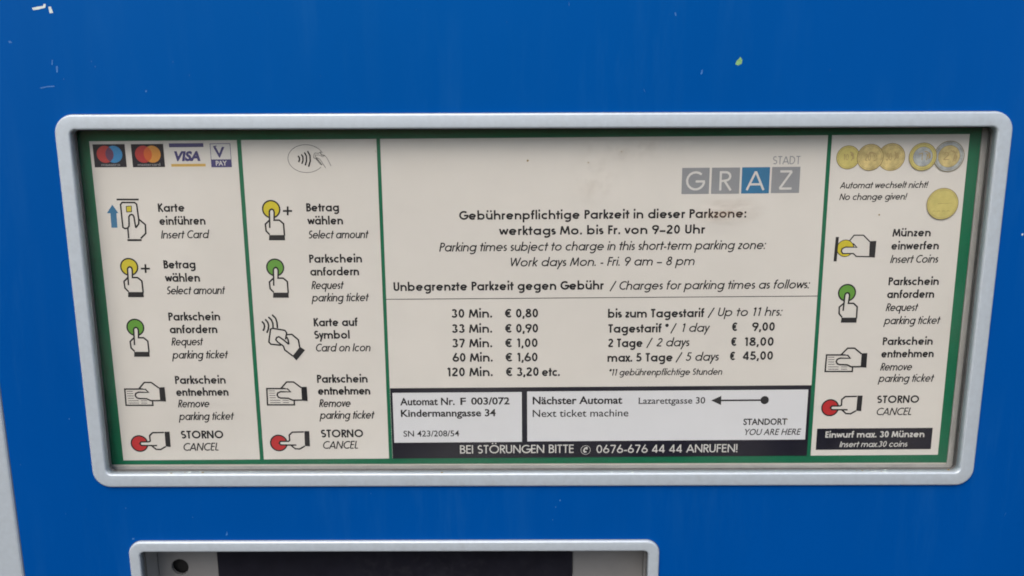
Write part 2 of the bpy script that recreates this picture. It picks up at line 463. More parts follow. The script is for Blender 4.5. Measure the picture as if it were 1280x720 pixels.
    if ch == '8': return dw, [arc(.33, .75, .17, .25 - h, 0, 360, 16), arc(.33, .29, .22, .29 - h, 0, 360, 16)]
    if ch == '9': return dw, [arc(.33, .69, .24, .31 - h, 0, 360, 18), [(.54, .58), (.26, 0)]]
    if ch == '.': return 2 * L, [[(L, 0), (L, w * 1.1)]]
    if ch == ',': return 2 * L, [[(L + .02, w), (L - .05, -.14)]]
    if ch == ':': return 2 * L, [[(L, 0), (L, w * 1.1)], [(L, X - w * 1.1), (L, X)]]
    if ch == '!': return 2 * L, [[(L, 0), (L, w * 1.1)], [(L, .28), (L, 1)]]
    if ch == '-': return .38, [[(.05, .30), (.33, .30)]]
    if ch == '–': return .60, [[(.04, .31), (.56, .31)]]
    if ch == '+': return .62, [[(.06, .36), (.56, .36)], [(.31, .11), (.31, .61)]]
    if ch == '/': return .50, [[(.05, -.14), (.45, 1.04)]]
    if ch == '*': return .42, [[(.21, .62), (.21, 1.0)], [(.05, .72), (.37, .90)], [(.05, .90), (.37, .72)]]
    if ch == '€': return .70, [arc(.42, .5, .29, .5 - h, 48, 312), [(.03, .60), (.52, .60)], [(.03, .41), (.50, .41)]]
    raise KeyError(ch)

WEIGHT = {'b': .20, 'm': .135, 'r': .13, 'i': .142, 'mi': .15, 'l': .112, 'bi': .2}

def stroke_text(p, s, u0, u1, v, cap, style, ink):
    w = WEIGHT[style]
    if style != 'l': cap *= 1.08
    sh = math.tan(R(12)) if style in ('i', 'mi') else 0.0
    x = 0.0; out = []
    for ch in s:
        adv, st = glyph(ch, w)
        out += [[(q[0] + x, q[1]) for q in poly] for poly in st]
        x += adv
    xs = [q[0] for poly in out for q in poly]
    lo, hi = min(xs) - w / 2, max(xs) + w / 2
    sx = (u1 - u0 - (sh * cap * .5 if sh else 0)) / ((hi - lo) * cap)
    for poly in out:
        # scale in x after offsetting, so stroke weight stays even
        pts = [Vector((u0 + (q[0] - lo) * cap * sx + sh * q[1] * cap, v + q[1] * cap)) for q in poly]
        run = [pts[0]]
        for i in range(1, len(pts)):
            run.append(pts[i])
            if i < len(pts) - 1:
                d1, d2 = pts[i] - pts[i - 1], pts[i + 1] - pts[i]
                if d1.length > 1e-6 and d2.length > 1e-6 and d1.angle(d2) > R(100):
                    p.line(ink, w * cap, run); run = [pts[i]]      # sharp corner: start a new stroke
        p.line(ink, w * cap, run)

def font_text(p, s, u0, u1, v, cap, style, ink):
    """the built-in typeface, for the humanist lettering on the white stickers"""
    cu = bpy.data.curves.new('lettering_source', 'FONT')
    cu.body = s
    cu.size = 1.0
    cu.resolution_u = 3
    cu.offset = {'b': .026, 'bi': .05, 'm': .012, 'mi': .012, 'r': .008}[style]
    ob = bpy.data.objects.new('lettering_source', cu)
    C.objects.link(ob)
    dg = bpy.context.evaluated_depsgraph_get()
    me = bpy.data.meshes.new_from_object(ob.evaluated_get(dg))
    vs = [(q.co.x, q.co.y) for q in me.vertices]
    fs = [tuple(f.vertices) for f in me.polygons]
    bpy.data.objects.remove(ob); bpy.data.meshes.remove(me); bpy.data.curves.remove(cu)
    k = cap / 0.729
    sh = math.tan(R(12)) if style in ('mi', 'bi') else 0.0
    lo = min(a for a, b in vs); hi = max(a for a, b in vs)
    sx = (u1 - u0 - sh * cap * .5) / (hi - lo)
    y = p.nexty(); b0 = len(p.v); mi = p.mi(ink)
    p.v += [(u0 + (a - lo) * sx + sh * b * k, y, v + b * k) for a, b in vs]
    for f in fs: p.f.append(tuple(b0 + i for i in f)); p.fm.append(mi)

def text_line(item, y, parent, name='text_line'):
    s, u0, u1, v, cap, style, font, ink = item
    p = Print(y); p.wrap = True
    (stroke_text if font == 'f' else font_text)(p, s, u0, u1, v, cap, style, ink)
    return p.build(name, parent)

# ------------------------------------------------------------------ printed layout, in millimetres from the window's centre
COL1 = [('Karte', -146.87, -136.36, 38.35, 3.05, 'b', 'f', 'ink'), ('einführen', -146.78, -128.6, 33.18, 3.07, 'b', 'f', 'ink'),
 ('Insert Card', -146.74, -127.71, 27.77, 3.03, 'i', 'f', 'ink'), ('Betrag', -146.74, -134.01, 15.73, 3.13, 'b', 'f', 'ink'),
 ('wählen', -146.69, -132.67, 10.34, 3.16, 'b', 'f', 'ink'), ('Select amount', -146.58, -122.85, 5.21, 3.11, 'i', 'f', 'ink'),
 ('Parkschein', -146.72, -125.85, -5.59, 3.15, 'b', 'f', 'ink'), ('anfordern', -146.65, -127.39, -10.87, 3.17, 'b', 'f', 'ink'),
 ('Request', -146.52, -133.42, -15.97, 3.12, 'i', 'f', 'ink'), ('parking ticket', -146.56, -123.7, -21.5, 3.14, 'i', 'f', 'ink'),
 ('Parkschein', -146.41, -125.66, -32.24, 3.18, 'b', 'f', 'ink'), ('entnehmen', -146.4, -124.91, -37.39, 3.2, 'b', 'f', 'ink'),
 ('Remove', -146.15, -133.08, -42.37, 3.15, 'i', 'f', 'ink'), ('parking ticket', -146.17, -123.28, -47.86, 3.17, 'i', 'f', 'ink'),
 ('STORNO', -146.09, -128.38, -55.96, 3.24, 'b', 'f', 'ink'), ('CANCEL', -145.86, -130.34, -61.35, 3.26, 'i', 'f', 'ink')]
COL2 = [('Betrag', -88.59, -75.7, 38.0, 3.05, 'b', 'f', 'ink'), ('wählen', -88.48, -74.38, 32.83, 3.07, 'b', 'f', 'ink'),
 ('Select amount', -88.48, -64.42, 27.29, 3.03, 'i', 'f', 'ink'), ('Parkschein', -88.59, -67.57, 17.6, 3.09, 'b', 'f', 'ink'),
 ('anfordern', -88.46, -68.98, 12.43, 3.11, 'b', 'f', 'ink'), ('Request', -88.36, -75.22, 6.92, 3.07, 'i', 'f', 'ink'),
 ('parking ticket', -88.42, -65.38, 1.84, 3.09, 'i', 'f', 'ink'), ('Karte auf', -88.25, -70.17, -8.38, 3.16, 'b', 'f', 'ink'),
 ('Symbol', -88.31, -73.91, -13.6, 3.18, 'b', 'f', 'ink'), ('Card on Icon', -88.22, -65.64, -18.97, 3.13, 'i', 'f', 'ink'),
 ('Parkschein', -88.2, -67.47, -32.2, 3.18, 'b', 'f', 'ink'), ('entnehmen', -88.05, -66.64, -37.34, 3.2, 'b', 'f', 'ink'),
 ('Remove', -87.95, -74.85, -42.63, 3.15, 'i', 'f', 'ink'), ('parking ticket', -87.89, -65.16, -47.77, 3.17, 'i', 'f', 'ink'),
 ('STORNO', -87.9, -70.28, -55.9, 3.23, 'b', 'f', 'ink'), ('CANCEL', -87.64, -72.2, -60.93, 3.25, 'i', 'f', 'ink')]
COL4 = [('Automat wechselt nicht!', 120.16, 154.38, 45.35, 2.36, 'mi', 'f', 'ink'), ('No change given!', 120.26, 146.54, 40.83, 2.38, 'mi', 'f', 'ink'),
 ('Münzen', 142.2, 157.31, 26.27, 2.99, 'b', 'f', 'ink'), ('einwerfen', 142.19, 160.99, 21.06, 3.01, 'b', 'f', 'ink'),
 ('Insert Coins', 142.19, 161.37, 15.7, 3.0, 'i', 'f', 'ink'), ('Parkschein', 142.26, 162.34, 6.7, 3.03, 'b', 'f', 'ink'),
 ('anfordern', 142.14, 160.94, 1.48, 3.05, 'b', 'f', 'ink'), ('Request', 142.04, 155.11, -3.88, 3.0, 'i', 'f', 'ink'),
 ('parking ticket', 141.83, 164.52, -9.31, 3.02, 'i', 'f', 'ink'), ('Parkschein', 141.95, 162.2, -17.97, 3.05, 'b', 'f', 'ink'),
 ('entnehmen', 141.82, 163.04, -23.21, 3.07, 'b', 'f', 'ink'), ('Remove', 141.81, 154.82, -28.73, 3.02, 'i', 'f', 'ink'),
 ('parking ticket', 141.51, 164.23, -33.6, 3.04, 'i', 'f', 'ink'), ('STORNO', 141.54, 158.9, -42.64, 3.04, 'b', 'f', 'ink'),
 ('CANCEL', 141.5, 156.63, -47.92, 3.06, 'i', 'f', 'ink')]
TARIFF = [('Gebührenpflichtige Parkzeit in dieser Parkzone:', -28.68, 84.24, 34.25, 3.28, 'b', 'f', 'ink'),
 ('werktags Mo. bis Fr. von 9–20 Uhr', -13.16, 68.7, 28.08, 3.31, 'b', 'f', 'ink'),
 ('Parking times subject to charge in this short-term parking zone:', -36.84, 92.54, 21.71, 3.3, 'i', 'f', 'ink'),
 ('Work days Mon. - Fri. 9 am – 8 pm', -9.26, 64.73, 15.48, 3.29, 'i', 'f', 'ink'), ('Unbegrenzte Parkzeit gegen Gebühr', -55.48, 28.98, 5.89, 3.33, 'b', 'f', 'ink'),
 ('/', 31.0, 33.4, 5.65, 3.27, 'i', 'f', 'ink'), ('Charges for parking times as follows:', 34.52, 110.92, 5.69, 3.3, 'i', 'f', 'ink'),
 ('30 Min.', -32.69, -16.12, -5.29, 3.38, 'b', 'f', 'ink'), ('€ 0,80', -11.38, 2.42, -5.38, 3.38, 'b', 'f', 'ink'),
 ('33 Min.', -32.64, -16.2, -11.57, 3.4, 'b', 'f', 'ink'), ('€ 0,90', -11.34, 2.41, -11.65, 3.4, 'b', 'f', 'ink'),
 ('37 Min.', -32.65, -16.28, -17.66, 3.43, 'b', 'f', 'ink'), ('€ 1,00', -11.4, 2.2, -17.74, 3.43, 'b', 'f', 'ink'),
 ('60 Min.', -32.59, -16.13, -23.69, 3.45, 'b', 'f', 'ink'), ('€ 1,60', -11.33, 2.19, -23.77, 3.45, 'b', 'f', 'ink'),
 ('120 Min.', -35.02, -16.2, -29.86, 3.48, 'b', 'f', 'ink'), ('€ 3,20', -11.2, 2.61, -29.95, 3.48, 'b', 'f', 'ink'), ('etc.', 3.91, 11.14, -30.01, 3.37, 'b', 'f', 'ink'),
 ('bis zum Tagestarif', 30.46, 69.58, -5.76, 3.31, 'b', 'f', 'ink'), ('/', 70.63, 73.04, -5.6, 3.31, 'i', 'f', 'ink'),
 ('Up to 11 hrs:', 74.48, 100.59, -5.46, 3.31, 'i', 'f', 'ink'), ('Tagestarif *', 30.36, 55.36, -11.98, 3.33, 'b', 'f', 'ink'),
 ('/', 55.84, 57.95, -11.96, 3.33, 'i', 'f', 'ink'), ('1 day', 60.04, 71.68, -11.86, 3.33, 'i', 'f', 'ink'), ('€', 80.39, 82.88, -11.65, 3.33, 'b', 'f', 'ink'),
 ('9,00', 88.66, 97.97, -11.67, 3.33, 'b', 'f', 'ink'), ('2 Tage', 30.55, 44.74, -18.03, 3.36, 'b', 'f', 'ink'), ('/', 46.29, 48.4, -17.97, 3.36, 'i', 'f', 'ink'),
 ('2 days', 50.12, 63.91, -17.88, 3.36, 'i', 'f', 'ink'), ('€', 80.28, 82.87, -17.86, 3.36, 'b', 'f', 'ink'), ('18,00', 85.76, 97.86, -17.91, 3.36, 'b', 'f', 'ink'),
 ('max. 5 Tage', 30.54, 57.16, -24.18, 3.38, 'b', 'f', 'ink'), ('/', 58.29, 60.7, -24.13, 3.38, 'i', 'f', 'ink'), ('5 days', 62.16, 76.06, -24.03, 3.38, 'i', 'f', 'ink'),
 ('€', 80.12, 82.53, -23.89, 3.38, 'b', 'f', 'ink'), ('45,00', 85.32, 97.89, -23.8, 3.38, 'b', 'f', 'ink'),
 ('*11 gebührenpflichtige Stunden', 30.83, 77.58, -29.99, 2.59, 'mi', 'f', 'ink'), ('STADT', 93.57, 104.34, 54.89, 3.13, 'l', 'f', 'grey_ink')]
COINBAND = [('Einwurf max. 30 Münzen', 121.33, 162.32, -57.47, 2.53, 'b', 'f', 'white_ink'), ('Insert max.30 coins', 127.49, 155.75, -61.65, 2.33, 'i', 'f', 'white_ink')]
BAND = [('BEI STÖRUNGEN BITTE', -30.31, 17.32, -63.35, 3.4, 'm', 'f', 'white_ink'), ('0676-676 44 44 ANRUFEN!', 26.49, 85.17, -63.56, 3.33, 'm', 'f', 'white_ink')]
ST1 = [('Automat Nr.', -54.49, -32.01, -41.98, 3.21, 'b', 's', 'ink'), ('F', -29.7, -27.4, -41.95, 3.11, 'b', 's', 'ink'),
 ('003/072', -25.25, -9.44, -41.9, 3.11, 'b', 's', 'ink'), ('Kindermanngasse 34', -54.34, -15.17, -46.97, 3.13, 'b', 's', 'ink'),
 ('SN 423/208/54', -53.58, -30.45, -55.65, 2.67, 'm', 's', 'ink')]
ST2 = [('Nächster Automat', 0.05, 36.89, -41.94, 3.32, 'b', 's', 'ink'), ('Next ticket machine', 0.03, 39.54, -47.48, 3.27, 'r', 's', 'ink'),
 ('Lazarettgasse 30', 43.61, 70.96, -42.15, 2.87, 'm', 's', 'ink'), ('STANDORT', 87.06, 105.11, -51.56, 2.79, 'b', 's', 'ink'),
 ('YOU ARE HERE', 87.27, 110.97, -56.03, 2.81, 'mi', 's', 'ink')]
ICONS = {'press': [('disc', 'COL', (0.0, 0.0), 3.36),
           ('fill', 'paper', 0, [(-1.18, -4.94), (-0.77, -0.84), (-0.33, -0.22), (0.25, 0.03), (0.84, -0.29), (1.14, -1.01), (0.75, -4.95)]),
           ('line', 'ink', 0.64,
            [(-1.05, -7.4), (-0.93, -4.94), (-0.77, -0.84), (-0.39, -0.22), (0.25, 0.03), (0.84, -0.29), (1.12, -1.17), (0.87, -4.32), (2.93, -4.34), (4.5, -5.77),
             (4.57, -10.53)]),
           ('line', 'ink', 0.64, [(-1.03, -4.37), (-2.67, -5.87), (-2.57, -8.56), (-1.23, -10.07)]),
           ('fill', 'ink', 0, [(-1.46, -10.19), (4.69, -10.24), (4.7, -12.34), (-1.67, -12.29)])],
 'plus': [('line', 'ink', 0.72, [(4.58, -0.73), (8.18, -0.76)]), ('line', 'ink', 0.72, [(6.55, 1.05), (6.34, -2.47)])],
 'cancel': [('disc', 'red_ink', (0.0, 0.0), 3.42), ('fill', 'paper', 0, [(0.78, -0.86), (0.25, -0.1), (0.67, 0.7), (5.09, 0.67), (7.02, -0.91)]),
            ('line', 'ink', 0.64, [(7.27, -0.96), (0.78, -0.86), (0.15, -0.1), (0.67, 0.7), (4.03, 0.73), (4.58, 1.07), (4.55, 3.49), (5.9, 4.73), (10.68, 4.8)]),
            ('line', 'ink', 0.64, [(5.02, -1.05), (6.66, -2.58), (8.59, -2.69), (10.8, -1.39)]),
            ('fill', 'ink', 0, [(10.89, 5.15), (13.0, 5.13), (12.89, -1.61), (10.8, -1.39)])],
 'ticket': [('line', 'ink', 0.64, [(3.54, 3.52), (-5.22, 3.58), (-5.37, -3.42), (5.71, -3.5), (5.7, -1.43)]), ('line', 'ink', 0.24, [(-4.54, 2.6), (-1.98, 2.58)]),
            ('line', 'ink', 0.24, [(-4.48, 1.61), (-1.91, 1.59)]), ('line', 'ink', 0.24, [(-4.41, 0.63), (-1.85, 0.61)]),
            ('line', 'ink', 0.24, [(-4.34, -0.36), (-1.78, -0.38)]), ('line', 'ink', 0.24, [(-4.27, -1.45), (0.01, -1.48)]),
            ('line', 'ink', 0.24, [(0.96, -1.49), (3.43, -1.51)]), ('line', 'ink', 0.24, [(-4.2, -2.44), (0.08, -2.47)]),
            ('line', 'ink', 0.24, [(1.03, -2.48), (3.5, -2.5)]),
            ('fill', 'paper', 0,
             [(0.32, 2.21), (-0.83, 1.63), (-1.1, 0.75), (-0.65, -0.14), (0.27, -0.5), (3.37, -0.62), (5.09, -1.42), (8.89, -1.45), (8.95, 3.97), (5.94, 6.34),
              (3.1, 6.37), (1.22, 4.17), (3.07, 3.52), (4.35, 2.18)]),
            ('line', 'ink', 0.64, [(0.69, 3.69), (3.1, 6.37), (5.94, 6.34), (8.96, 3.87)]),
            ('line', 'ink', 0.64,
             [(3.06, 3.62), (4.45, 2.13), (0.32, 2.21), (-0.83, 1.68), (-1.14, 0.75), (-0.65, -0.14), (0.27, -0.5), (3.37, -0.62), (5.09, -1.47), (8.89, -1.45)]),
            ('fill', 'ink', 0, [(8.94, 4.21), (11.25, 4.29), (11.3, -1.91), (8.91, -1.7)])],
 'coin': [('disc', 'yellow_ink', (-0.12, -0.06), 3.32),
          ('fill', 'paper', 0,
           [(9.33, 2.59), (6.69, 5.09), (3.01, 5.12), (1.5, 3.09), (4.41, 0.28), (-0.03, 0.44), (-1.39, -0.3), (-1.57, -1.23), (-0.77, -2.17), (3.24, -2.2),
            (4.43, -3.34), (9.8, -3.5)]),
          ('line', 'ink', 0.5, [(1.33, 2.91), (3.01, 5.12), (6.69, 5.09), (9.34, 2.53)]),
          ('line', 'ink', 0.5, [(2.82, 1.84), (4.41, 0.28), (-0.03, 0.44), (-1.34, -0.18), (-1.64, -1.17), (-0.95, -2.17), (3.24, -2.2), (4.43, -3.34), (9.8, -3.5)]),
          ('fill', 'ink', 0, [(-4.19, 4.5), (-2.96, 4.49), (-3.2, -5.27), (-4.44, -5.27)]),
          ('fill', 'ink', 0, [(9.32, 2.72), (11.95, 2.82), (11.87, -3.89), (9.51, -3.69)])],
 'card': [('line', 'ink', 0.7, [(-3.95, 6.31), (4.72, 6.24)]),
          ('fill', 'blue_ink', 0, [(-5.86, 4.3), (-3.78, 0.95), (-4.57, 0.96), (-4.76, -4.8), (-7.13, -4.78), (-6.96, 0.94), (-8.37, 0.95)]),
          ('line', 'ink', 0.64,
           [(-0.08, -4.11), (-0.66, -4.93), (-1.84, -5.16), (-2.6, -4.59), (-2.62, 4.28), (-1.94, 5.12), (2.97, 5.08), (3.72, 4.39), (3.97, -1.67), (3.78, -3.32),
            (2.47, -4.89)]),
          ('fill', 'yellow_ink', 0, [(-0.46, 3.61), (1.55, 3.72), (1.46, 1.46), (-0.52, 1.38)]),
          ('loop', 'ink', 0.3, [(-0.46, 3.61), (1.55, 3.72), (1.46, 1.46), (-0.52, 1.38)]),
          ('line', 'ink', 0.64, [(-0.1, -4.28), (0.21, -0.49), (0.68, 0.19), (1.29, 0.38), (1.86, 0.18), (2.18, -0.51), (2.47, -4.89)]),
          ('line', 'ink', 0.64, [(4.06, -1.51), (6.38, -3.67), (6.21, -7.14), (4.04, -9.11)]), ('line', 'ink', 0.64, [(-0.66, -4.93), (-0.74, -9.07)]),
          ('line', 'ink', 0.8, [(-1.31, -9.73), (4.31, -9.78)])],
 'symbol': [('line', 'ink', 0.7, [(-7.32, 6.72), (-6.54, 5.78), (-6.34, 4.74), (-6.58, 3.7), (-7.08, 2.77)]),
            ('line', 'ink', 0.7, [(-5.91, 7.57), (-4.92, 6.28), (-4.67, 4.97), (-4.95, 3.34), (-5.62, 1.89)]),
            ('line', 'ink', 0.7, [(-4.57, 8.53), (-3.41, 7.31), (-2.92, 5.92), (-2.92, 3.91)]),
            ('line', 'ink', 0.7, [(-3.0, 9.44), (-1.68, 7.99), (-1.22, 6.26), (-1.17, 3.9)]),
            ('fill', 'paper', 0, [(-3.99, 3.51), (-3.13, 3.78), (1.71, 2.94), (2.42, 1.89), (1.67, -1.41), (0.77, -3.85), (-4.24, -2.83), (-5.01, -1.7)]),
            ('line', 'ink', 0.64, [(1.8, -0.88), (2.42, 1.89), (1.71, 2.94), (-3.13, 3.78), (-4.0, 3.44), (-5.03, -1.88), (-4.24, -2.83), (-0.21, -3.31)]),
            ('line', 'ink', 0.64,
             [(2.93, -2.88), (0.95, -1.05), (-0.83, 0.28), (-1.76, -0.06), (-2.16, -0.96), (-1.47, -1.91), (0.78, -3.67), (1.19, -5.25), (4.42, -7.91)]),
            ('line', 'ink', 0.64, [(2.27, 1.1), (4.47, 1.25), (7.03, -1.1), (7.35, -4.25)]), ('line', 'ink', 0.64, [(2.31, 0.16), (2.82, -0.89), (3.06, -2.99)]),
            ('fill', 'ink', 0, [(7.47, -3.97), (9.49, -5.38), (5.7, -9.78), (4.18, -7.9)])],
 'contactless': [('line', 'ink', 0.58, [(-3.06, 1.15), (-2.57, 0.36), (-2.55, -0.45), (-2.99, -1.3)]),
                 ('line', 'ink', 0.58, [(-1.74, 1.67), (-1.21, 0.71), (-1.23, -0.67), (-1.73, -1.95)]),
                 ('line', 'ink', 0.58, [(-0.51, 2.41), (0.17, 1.02), (0.12, -0.9), (-0.47, -2.6)]),
                 ('line', 'ink', 0.58, [(0.71, 2.93), (1.58, 1.22), (1.57, -0.91), (0.79, -3.14)]),
                 ('line', 'grey_line', 0.26,
                  [(5.96, 2.57), (4.86, 2.0), (3.57, 2.16), (3.15, 1.63), (2.99, 0.25), (3.67, 0.03), (4.48, -0.93), (5.28, -2.11), (6.02, -2.44)]),
                 ('line', 'grey_line', 0.26, [(3.76, 1.63), (3.7, 0.57), (5.38, -0.3), (7.46, -3.69)]),
                 ('line', 'grey_line', 0.22, [(3.96, 1.31), (5.04, 1.41), (6.51, 0.65), (7.18, 1.18), (8.01, 0.43), (9.56, -2.89)]),
                 ('line', 'ink', 0.28, [(5.64, 2.46), (6.01, 1.4), (7.4, 1.17)]), ('line', 'ink', 0.3, [(3.9, 0.25), (4.91, -0.93), (6.12, -2.54)])]}
PLACES = {'press_yellow': [(-160.47, 16.53), (-102.37, 39.05)],
 'press_green': [(-160.47, -8.27), (-102.31, 15.84), (126.0, 3.79)],
 'ticket': [(-162.17, -37.84), (-103.8, -38.08), (124.81, -25.52)],
 'cancel': [(-163.63, -57.98), (-105.6, -58.17), (122.54, -44.46)],
 'coin': [(124.15, 21.84)],
 'card': [(-158.78, 37.02)],
 'symbol': [(-101.82, -12.87)],
 'contactless': [(-87.53, 58.53)]}
PRESSPLUS2 = (-102.37, 39.05)
COINS = [(122.55, 57.35, 4.59), (131.06, 57.28, 5.16), (139.31, 57.31, 5.36), (151.32, 57.37, 5.41), (161.47, 57.44, 5.97), (160.63, 39.09, 6.21)]
LOGOS = {'dark1': (-169.93, 55.85, -157.46, 64.68),
 'dark2': (-155.09, 55.76, -142.54, 64.62),
 'bar': (-140.32, 63.32, -126.97, 64.8),
 'gold': (-140.1, 55.88, -126.71, 56.91),
 'vbox': (-124.51, 55.52, -116.55, 64.61),
 'vband': (-124.52, 55.49, -116.46, 58.62)}
CIRC = [(-165.47, 60.85, 3.24), (-162.12, 60.83, 3.24), (-150.38, 60.73, 3.24), (-147.03, 60.71, 3.24)]
LOGOTXT = [('VISA', -139.33, -128.11, 58.21, 3.56, 'bi', 's', 'violet_ink'), ('V', -123.25, -118.9, 59.39, 4.04, 'b', 's', 'violet_ink'),
 ('PAY', -122.72, -118.4, 56.2, 1.85, 'b', 's', 'white_ink'), ('maestro', -167.25, -159.94, 56.36, 1.05, 'r', 's', 'grey_ink'),
 ('mastercard', -153.08, -144.36, 56.3, 1.05, 'r', 's', 'grey_ink')]
SQ = [(58.46, 43.66, 69.18, 53.79), (70.02, 43.66, 80.98, 53.79), (81.76, 43.69, 92.6, 53.85), (93.37, 43.76, 104.37, 53.88)]
SQT = [('G', 60.08, 67.57, 45.03, 7.47, 'l', 'f', 'white_ink'), ('R', 73.04, 78.19, 44.97, 7.47, 'l', 'f', 'white_ink'), ('A', 83.34, 90.99, 45.0, 7.47, 'l', 'f', 'white_ink'),
 ('Z', 96.13, 101.91, 45.09, 7.47, 'l', 'f', 'white_ink')]
RULE = (-58.82, 114.34, 2.54)
EDGES = {'left': -171.08, 'd1a': -113.97, 'd1b': -112.31, 'd2a': -59.98, 'd2b': -58.54, 'd3a': 114.26, 'd3b': 115.87, 'right': 168.8, 'top': 65.84, 'bot': -65.39}
BLACK = (-59.16, -65.62, 113.85, -34.73)
STK1 = (-57.49, -58.33, -4.43, -36.7)
STK2 = (-2.21, -58.16, 113.0, -36.52)
CBOX = (117.79, -62.79, 165.56, -53.51)
ARROW = [(73.41, -40.92), (77.52, -40.95), (95.36, -40.88)]
PHONE = (22.04, -62.15)
SMUDGE = [(75.47, 35.59), (-2.06, 56.87), (21.23, 56.22), (134.82, 35.12)]
MARKS = [('pale', [(-183.79, 113.27), (-181.47, 113.74), (-179.68, 113.93), (-179.3, 114.71), (-178.5, 114.51), (-178.87, 113.31), (-180.99, 112.81), (-183.38, 112.49)]),
 ('pale', [(-177.72, 113.64), (-176.82, 113.75), (-176.14, 111.51), (-177.45, 111.34)]),
 ('sky', [(-194.0, 101.6), (-193.24, 101.74), (-192.49, 101.11), (-193.5, 100.89)]), ('sky', [(-177.34, 92.53), (-176.61, 92.67), (-176.79, 90.51), (-177.36, 90.23)]),
 ('sky', [(-184.25, 84.87), (-181.19, 85.44), (-178.54, 85.54), (-178.68, 85.14), (-181.24, 85.03), (-183.69, 84.52)]),
 ('sky', [(-178.62, 94.83), (-178.15, 94.83), (-178.46, 93.11), (-178.88, 93.11)]),
 ('green', [(75.46, 93.64), (76.31, 94.36), (76.87, 95.07), (77.61, 93.92), (77.44, 92.63), (76.14, 91.92), (75.08, 92.35)]),
 ('sky', [(62.55, 90.24), (63.14, 90.53), (62.93, 88.95), (62.32, 88.8)]), ('sky', [(51.87, 110.73), (52.3, 110.87), (52.64, 109.74), (52.26, 109.6)]),
 ('sky', [(-144.83, 83.74), (-144.23, 83.8), (-144.29, 83.16), (-144.9, 83.07)]), ('sky', [(-127.81, -96.69), (-127.1, -94.7), (-126.82, -96.33), (-127.58, -96.76)]),
 ('sky', [(-166.95, -97.86), (-166.08, -97.5), (-165.99, -98.4), (-167.02, -98.58)]), ('sky', [(9.49, -84.1), (9.82, -83.92), (9.92, -84.46), (9.56, -84.56)]),
 ('sky', [(11.12, -81.08), (11.71, -80.91), (11.79, -81.62), (11.29, -81.72)]), ('sky', [(8.2, -89.82), (8.7, -89.64), (8.6, -90.36)]),
 ('pale', [(188.62, 28.83), (189.22, 28.98), (189.31, 28.2), (188.71, 28.11)]), ('sky', [(-187.76, -45.24), (-187.26, -45.07), (-187.4, -45.82)]),
 ('sky', [(-209.89, -65.02), (-209.45, -64.85), (-209.48, -65.37)]), ('sky', [(-164.1, 94.35), (-163.72, 94.49), (-163.78, 93.98)]),
 ('sky', [(-162.92, 92.54), (-162.49, 92.62), (-162.61, 92.05)]), ('sky', [(-168.64, -84.19), (-168.13, -84.01), (-168.19, -84.72)]),
 ('sky', [(-141.27, -88.37), (-140.76, -88.23), (-140.8, -88.73)])]

# ------------------------------------------------------------------ the ticket machine
machine = bpy.data.objects.new('ticket_machine', None)
machine.empty_display_size = 0.05
machine.location = (0, 0.06, -0.235)
C.objects.link(machine)
machine['label'] = 'blue parking ticket machine front with two grey framed openings and a silver edge'
machine['category'] = 'ticket machine'
machine.matrix_world = Matrix.Translation((0, 0.06, -0.235))
pivot = Vector((0, 0.06, -0.235))
def to_machine(o):
    o.parent = machine
    o.location = Vector(o.location) - pivot
    return o
def mpart(fn, *a, **k):
    return to_machine(fn(*a, **k))

WIN = (-174.3, -68.95, 174.4, 69.3)
DSP = (-163.9, -192.0, 48.4, -103.6)
def loop2(rect, r, grow=0.0):
    return [(p[0], p[2]) for p in rr(rect[0] - grow, rect[1] - grow, rect[2] + grow, rect[3] + grow, r + grow, 0)]

panel_outer = [(-213.7, -232), (213.7, -232), (213.7, 160), (-213.7, 160)]
front = mpart(plate, 'front_panel', panel_outer, [loop2(WIN, 2.0, 3.0), loop2(DSP, 2.0, 3.0)], 1.0, 3.0, 'blue_lacquer', None)
# cabinet sides: silver corner profiles and the box behind
for x0, x1 in ((-236, -214), (214, 236)):
    o = mpart(box, 'corner_profile', x0, 0.2, -235, x1, 40, 163, 'grey_lacquer', None, bev=1.2)
    o['label'] = 'silver corner profile beside the blue panel'
mpart(box, 'cabinet_body', -233, 26, -235, 233, 160, 165, 'grey_lacquer', None, bev=2)

def frame(name, rect, w, r_in, r_out):
    x0, z0, x1, z1 = rect
    g = lambda d, y, r: rr(x0 - d, z0 - d, x1 + d, z1 + d, r, y)
    loops = [g(w, 1.02, r_out), g(w, 0.25, r_out), g(w - .12, -.02, r_out - .12), g(w - .38, -.25, r_out - .38), g(w - .7, -.34, r_out - .7), g(w - .85, -.36, r_out - .85),
             g(.75, -.36, r_in + .75), g(.6, -.345, r_in + .6), g(.22, -.2, r_in + .22), g(.03, 0.05, r_in + .03), g(0, .4, r_in), g(0, 3.0, r_in),
             g(.6, 3.0, r_in + .6), g(.6, 1.3, r_in + .6)]
    return mpart(loft, name, loops, 'grey_lacquer', None, smooth=True)

def seam_shadow(rect, d, r):
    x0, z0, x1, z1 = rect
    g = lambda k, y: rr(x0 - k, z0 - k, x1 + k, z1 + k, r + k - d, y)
    mpart(loft, 'frame_seam_shadow', [g(d - .1, .985), g(d + .16, .985), g(d + .2, 1.0)], 'seal_rubber_and_shadow', None)  # contact shadow where frame meets panel, painted as a dark ring in the seals' colour
seam_shadow(WIN, 5.65, 7.2)
seam_shadow(DSP, 4.6, 5.6)
wf = frame('window_frame', WIN, 5.65, 2.2, 7.2)
df_ = frame('display_frame', DSP, 4.6, 2.0, 5.6)
df_['label'] = 'smaller grey frame round the dark display'

